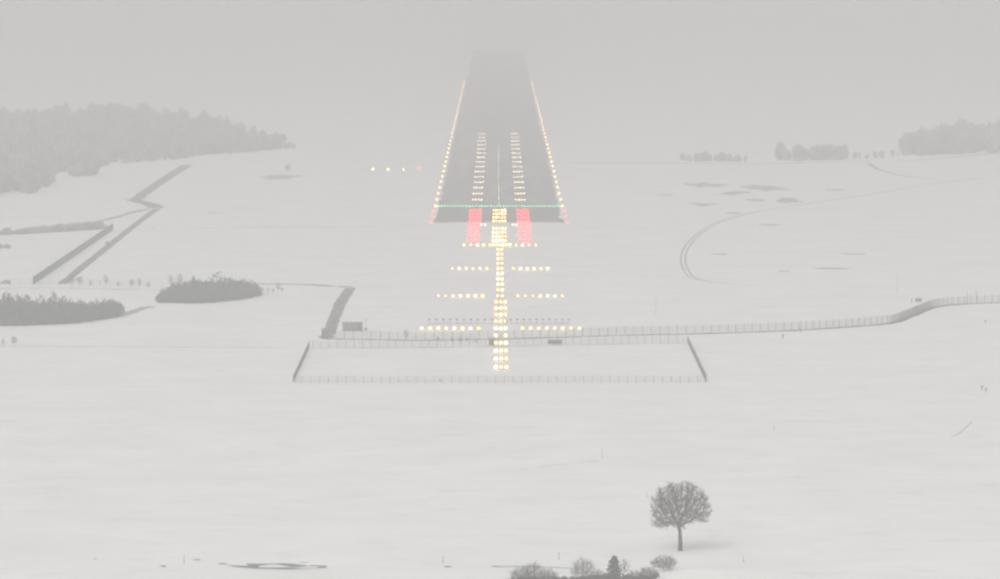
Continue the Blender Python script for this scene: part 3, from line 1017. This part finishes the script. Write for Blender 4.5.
# far forest on the left: fills the area above its uneven foot line
FOOT = [(-60, 200), (0, 196), (12, 190), (30, 196), (52, 184), (58, 170), (75, 178), (95, 176), (100, 166), (130, 163), (165, 161), (190, 157), (230, 154), (262, 151), (300, 148), (318, 147)]
foot_px = np.array([a for a, _ in FOOT]); foot_py = np.array([b for _, b in FOOT])
fp = []
for _ in range(4200):
    px = rng.uniform(-140, 318)
    lo = float(np.interp(px, foot_px, foot_py))
    dmin = G(px, lo, ground=False)[1]
    depth = float(np.interp(px, [-140, 60, 200, 270, 318], [1100, 1000, 560, 240, 40]))
    y = dmin + depth * rng.uniform(0, 1) ** 1.2
    x = CAM_X + (px - 497.3) / FOCAL_PX * y * 1.003
    nz_ = math.sin(x / 23.0 + 1.7) * math.sin(y / 71.0 + x / 40.0) + 0.6 * math.sin(x / 11.0 - y / 37.0)
    if nz_ < float(np.interp(px, [-140, 150, 260, 318], [-1.3, -0.9, -0.2, 0.5])): continue
    fp.append((x, y, float(gz(x, y)), rng.uniform(0.35, 1.2) * float(np.interp(px, [-140, 180, 318], [1, 0.9, 0.35]))))
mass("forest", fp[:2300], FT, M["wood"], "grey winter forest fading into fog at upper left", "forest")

FAR = [((684, 162.0), (746, 162.0), 6.5, 22, "faint row of trees right of the runway, left of two"), ((782, 161.0), (850, 160.5), 10.0, 30, "faint taller row of trees right of the runway"),
       ((858, 160), (900, 157), 5.0, 10, "faint short tree row beside the right hillside wood")]
for a, b, h, n, lab in FAR:
    pts = []
    for t in np.linspace(0, 1, n):
        for _ in range(int(rng.integers(0, 3))):
            x, y, z = G(a[0] + (b[0] - a[0]) * t + rng.normal() * 1.0, a[1] + (b[1] - a[1]) * t)
            y += rng.uniform(0, 25)
            pts.append((x, y, z, h / 13.0 * rng.uniform(0.7, 1.1)))
    mass("tree_line", pts, FT, M["fog_pale"], lab, "tree row")
pts = []
for _ in range(420):
    px = rng.uniform(905, 1080); lo = 156 - (px - 905) * 0.03
    y0 = G(px, lo, ground=False)[1]; y = y0 + rng.uniform(0, 260) * min(1, (px - 895) / 60)
    pts.append((CAM_X + (px - 497.3) / FOCAL_PX * y, y, 0.0, rng.uniform(0.7, 1.15)))
mass("forest", pts, FT, M["fog_pale"], "faint wood at the right picture edge in the fog", "forest")
plant("round_tree", SP[0], 288, 175.5, 1.3, "small round tree on the oval grass patch left of the runway", "tree")

# ------------------------------------------------------------------ hut, masts, antennas, posts
hx, hy, hz = G(352.5, 331)
hut = tag(obj("equipment_hut", None, None, (hx, hy, hz), 0.05), "brown flat-roofed equipment hut beside the service road", "hut")
mb = MB(); mb.box(-3.3, 3.3, 0, 3.0, 0.0, 2.55); obj("wall", mb.mesh("wall", M["brownwall"]), hut)
mb = MB(); mb.box(-3.55, 3.55, -0.3, 3.3, 2.552, 2.82, 0.04); obj("roof", mb.mesh("roof", M["brownroof"]), hut)
mb = MB(); mb.box(-3.5, 3.5, -0.2, 3.2, -0.15, 0.18, 0.03); obj("plinth", mb.mesh("plinth", M["concrete"]), hut)
d_ = MB(); d_.box(1.5, 2.5, -0.06, -0.003, 0.2, 2.2, 0.01); dd = obj("door", d_.mesh("door", M["door"]), hut)
d_ = MB(); d_.box(2.33, 2.39, -0.12, -0.062, 1.1, 1.25); obj("handle", d_.mesh("handle", M["steel"]), dd)
for vx in (-2.4, -0.6):
    d_ = MB()
    d_.box(vx - 0.45, vx + 0.45, -0.05, -0.003, 1.3, 2.0, 0.01)
    vv = obj("vent", d_.mesh("vent", M["door"]), hut)
    for k in range(4):
        d_ = MB(); d_.box(vx - 0.4, vx + 0.4, -0.08, -0.052, 1.36 + k * 0.15, 1.44 + k * 0.15); obj("slat", d_.mesh("slat", M["steel"]), vv)


def mast(name, px, py, h, r, label, cat="mast", mat="darksteel", kind="plain", tilt=0.0):
    x, y, z = G(px, py)
    o = tag(obj(name, None, None, (x, y, z)), label, cat)
    o.rotation_euler = (0, tilt, 0)
    mb = MB(); mb.lathe([(r * 2.2, -0.1), (r * 2.2, 0.12), (r, 0.16), (r * 0.7, h)], 6)
    obj("pole", mb.mesh("pole", M[mat]), o)
    mb = MB()
    if kind == "cross":
        mb.box(-0.6, 0.6, -0.04, 0.04, h * 0.9, h * 0.9 + 0.1)
        m3 = MB(); m3.box(-0.3, 0.3, -0.25, 0.25, 0.2, 1.1, 0.03); obj("box", m3.mesh("box", M[mat]), o)
    elif kind == "box":
        mb.box(-0.28, 0.28, -0.2, 0.2, h * 0.55, h, 0.03)
    else:
        mb.lathe([(r * 0.9, h), (r * 1.5, h + 0.05), (r * 1.3, h + 0.14), (0.01, h + 0.2)], 6)
    obj("head", mb.mesh("head", M[mat]), o)
    return o


mast("antenna_mast", 366, 331, 4.2, 0.07, "slim mast with equipment box right of the brown hut", kind="cross")
mast("thin_mast", 656, 315, 6.2, 0.06, "slender mast standing in the snow above the long fence")
mast("thin_mast", 897, 293, 6.8, 0.06, "slender mast in the far right snow above the fence bend")
mast("thin_mast", 499, 316, 8.0, 0.09, "reddish slender mast on the approach light centreline", mat="redpole")
mast("marker_post", 506.5, 325.5, 1.9, 0.08, "short dark post right of the triple yellow lights", "post", kind="box")
mast("marker_post", 783, 339.5, 1.7, 0.09, "short dark post just below the long fence", "post", kind="box")
mast("marker_post", 985.5, 324, 1.2, 0.10, "lone dot-like post below the fence at the right edge", "post", kind="box")
mast("marker_post", 774, 430, 1.7, 0.06, "slim stake in the open right field", "post", "wooden")
mast("marker_post", 602.5, 458.5, 2.2, 0.05, "leaning slim stake in the open field below the enclosure", "post", "wooden", tilt=-0.12)
mast("marker_post", 647.5, 497, 1.0, 0.05, "small stake left of the lone tree's crown", "post", "wooden", tilt=-0.2)
mast("marker_post", 559, 559, 1.2, 0.06, "small post above the foreground bushes", "post", "wooden")
mast("marker_post", 743.5, 562, 1.0, 0.06, "small post right of the lone tree's foot", "post", "wooden")
mast("marker_post", 184, 563, 1.6, 0.06, "small post in the left foreground", "post", "wooden")
mast("marker_post", 443, 562.5, 1.2, 0.06, "small post above the bare spot near the bushes", "post", "wooden")
mast("fence_pole", 967, 304, 4.0, 0.13, "taller pole standing up from the fence near the right edge", "post")
mast("fence_pole", 976.5, 303.5, 4.2, 0.13, "tallest pole by the fence at the right edge", "post")
mast("fence_pole", 801, 332, 3.6, 0.12, "stout pole along the long fence right of centre", "post")
mast("marker_post", 982, 390, 1.3, 0.12, "left one of two dark stumps at the right edge", "post", "wooden", kind="box")
mast("marker_post", 986, 392, 1.2, 0.12, "right one of two dark stumps at the right edge", "post", "wooden", kind="box")

# signboard above the fence bend
sx, sy, sz_ = G(918, 303)
sg = tag(obj("signboard", None, None, (sx, sy, sz_)), "small dark board on legs above the fence bend", "sign")
mb = MB(); mb.box(-1.0, 1.3, -0.06, 0.06, 0.5, 1.7, 0.02); obj("board", mb.mesh("board", M["darksteel"]), sg)
for x in (-0.8, 1.1):
    mb = MB(); mb.box(x - 0.05, x + 0.05, 0.062, 0.15, -0.1, 1.5); obj("leg", mb.mesh("leg", M["steel"]), sg)
mb = MB(); mb.box(-2.4, -2.1, -0.1, 0.1, -0.1, 1.5, 0.02); obj("side_post", mb.mesh("side_post", M["darksteel"]), sg)

# antenna row between the crossbar and the masts
ay = G(500, 324.5)[1]
for s, side in ((-1, "left"), (1, "right")):
    x0, x1 = (-23.8, -2.6) if s < 0 else (3.8, 23.5)
    n = 10
    root = tag(obj("antenna_row", None, None, ((x0 + x1) / 2, ay, 0)), "low row of dark antenna posts %s of the centreline above the widest crossbar" % side, "antenna", "antenna rows")
    mb = MB(); mb.box(-(x1 - x0) / 2 - 0.4, (x1 - x0) / 2 + 0.4, -0.05, 0.05, 0.35, 0.47); obj("rail", mb.mesh("rail", M["darksteel"]), root)
    pm = MB(); pm.box(-0.05, 0.05, 0.052, 0.13, -0.1, 1.9); pm = pm.mesh("post", M["darksteel"])
    hm = MB(); hm.box(-0.42, 0.42, -0.25, 0.25, 1.5, 1.95, 0.06); hm = hm.mesh("head", M["darksteel"])
    for i in range(n):
        p_ = obj("post", pm, root, ((i / (n - 1) - 0.5) * (x1 - x0), 0, 0)); obj("head", hm, p_)

# culvert blocks by the ditch
for px0, px1, py, lab in ((548, 562, 344.2, "low dark concrete culvert right of the centreline lights"), (489, 494.5, 345.5, "small dark cabinet left of the centreline lights")):
    a, b = G(px0, py), G(px1, py)
    w = b[0] - a[0]
    o = tag(obj("culvert" if w > 3 else "cabinet", None, None, ((a[0] + b[0]) / 2, a[1], a[2])), lab, "culvert" if w > 3 else "cabinet")
    hgt = 1.2 if w > 3 else 2.2
    mb = MB(); mb.box(-w / 2, w / 2, 0, 1.5, -0.1, hgt, 0.06); obj("body", mb.mesh("body", M["concrete" if w > 3 else "darksteel"]), o)
    mb = MB(); mb.box(-w / 2 - 0.1, w / 2 + 0.1, -0.1, 1.6, hgt + 0.002, hgt + 0.14, 0.03); obj("cap", mb.mesh("cap", M["concrete"]), o)
    mb = MB(); mb.box(-w * 0.3, w * 0.3, -0.05, -0.003, 0.1, hgt * 0.75, 0.01); obj("grating" if w > 3 else "door", mb.mesh("front", M["door"]), o)

# ------------------------------------------------------------------ the fog
hb = MB(); hb.box(-3950, 3950, -950, 14050, -4.0, 140.0)
hm_, nt, N, L = new_mat("fog")
out = N.new("ShaderNodeOutputMaterial"); pv = N.new("ShaderNodeVolumePrincipled")
pv.inputs["Color"].default_value = (0.64, 0.634, 0.628, 1)
pv.inputs["Density"].default_value = HAZE_DENSITY
pv.inputs["Anisotropy"].default_value = 0.0
L.new(pv.outputs[0], out.inputs["Volume"])
haze = obj("haze", hb.mesh("haze", hm_))
tag(haze, "pale winter fog filling the air over the airfield", "fog", kind="stuff")
print("lone tree nodes", LONE_NODES, "tris", sum(len(m.polygons) for m in bpy.data.meshes))
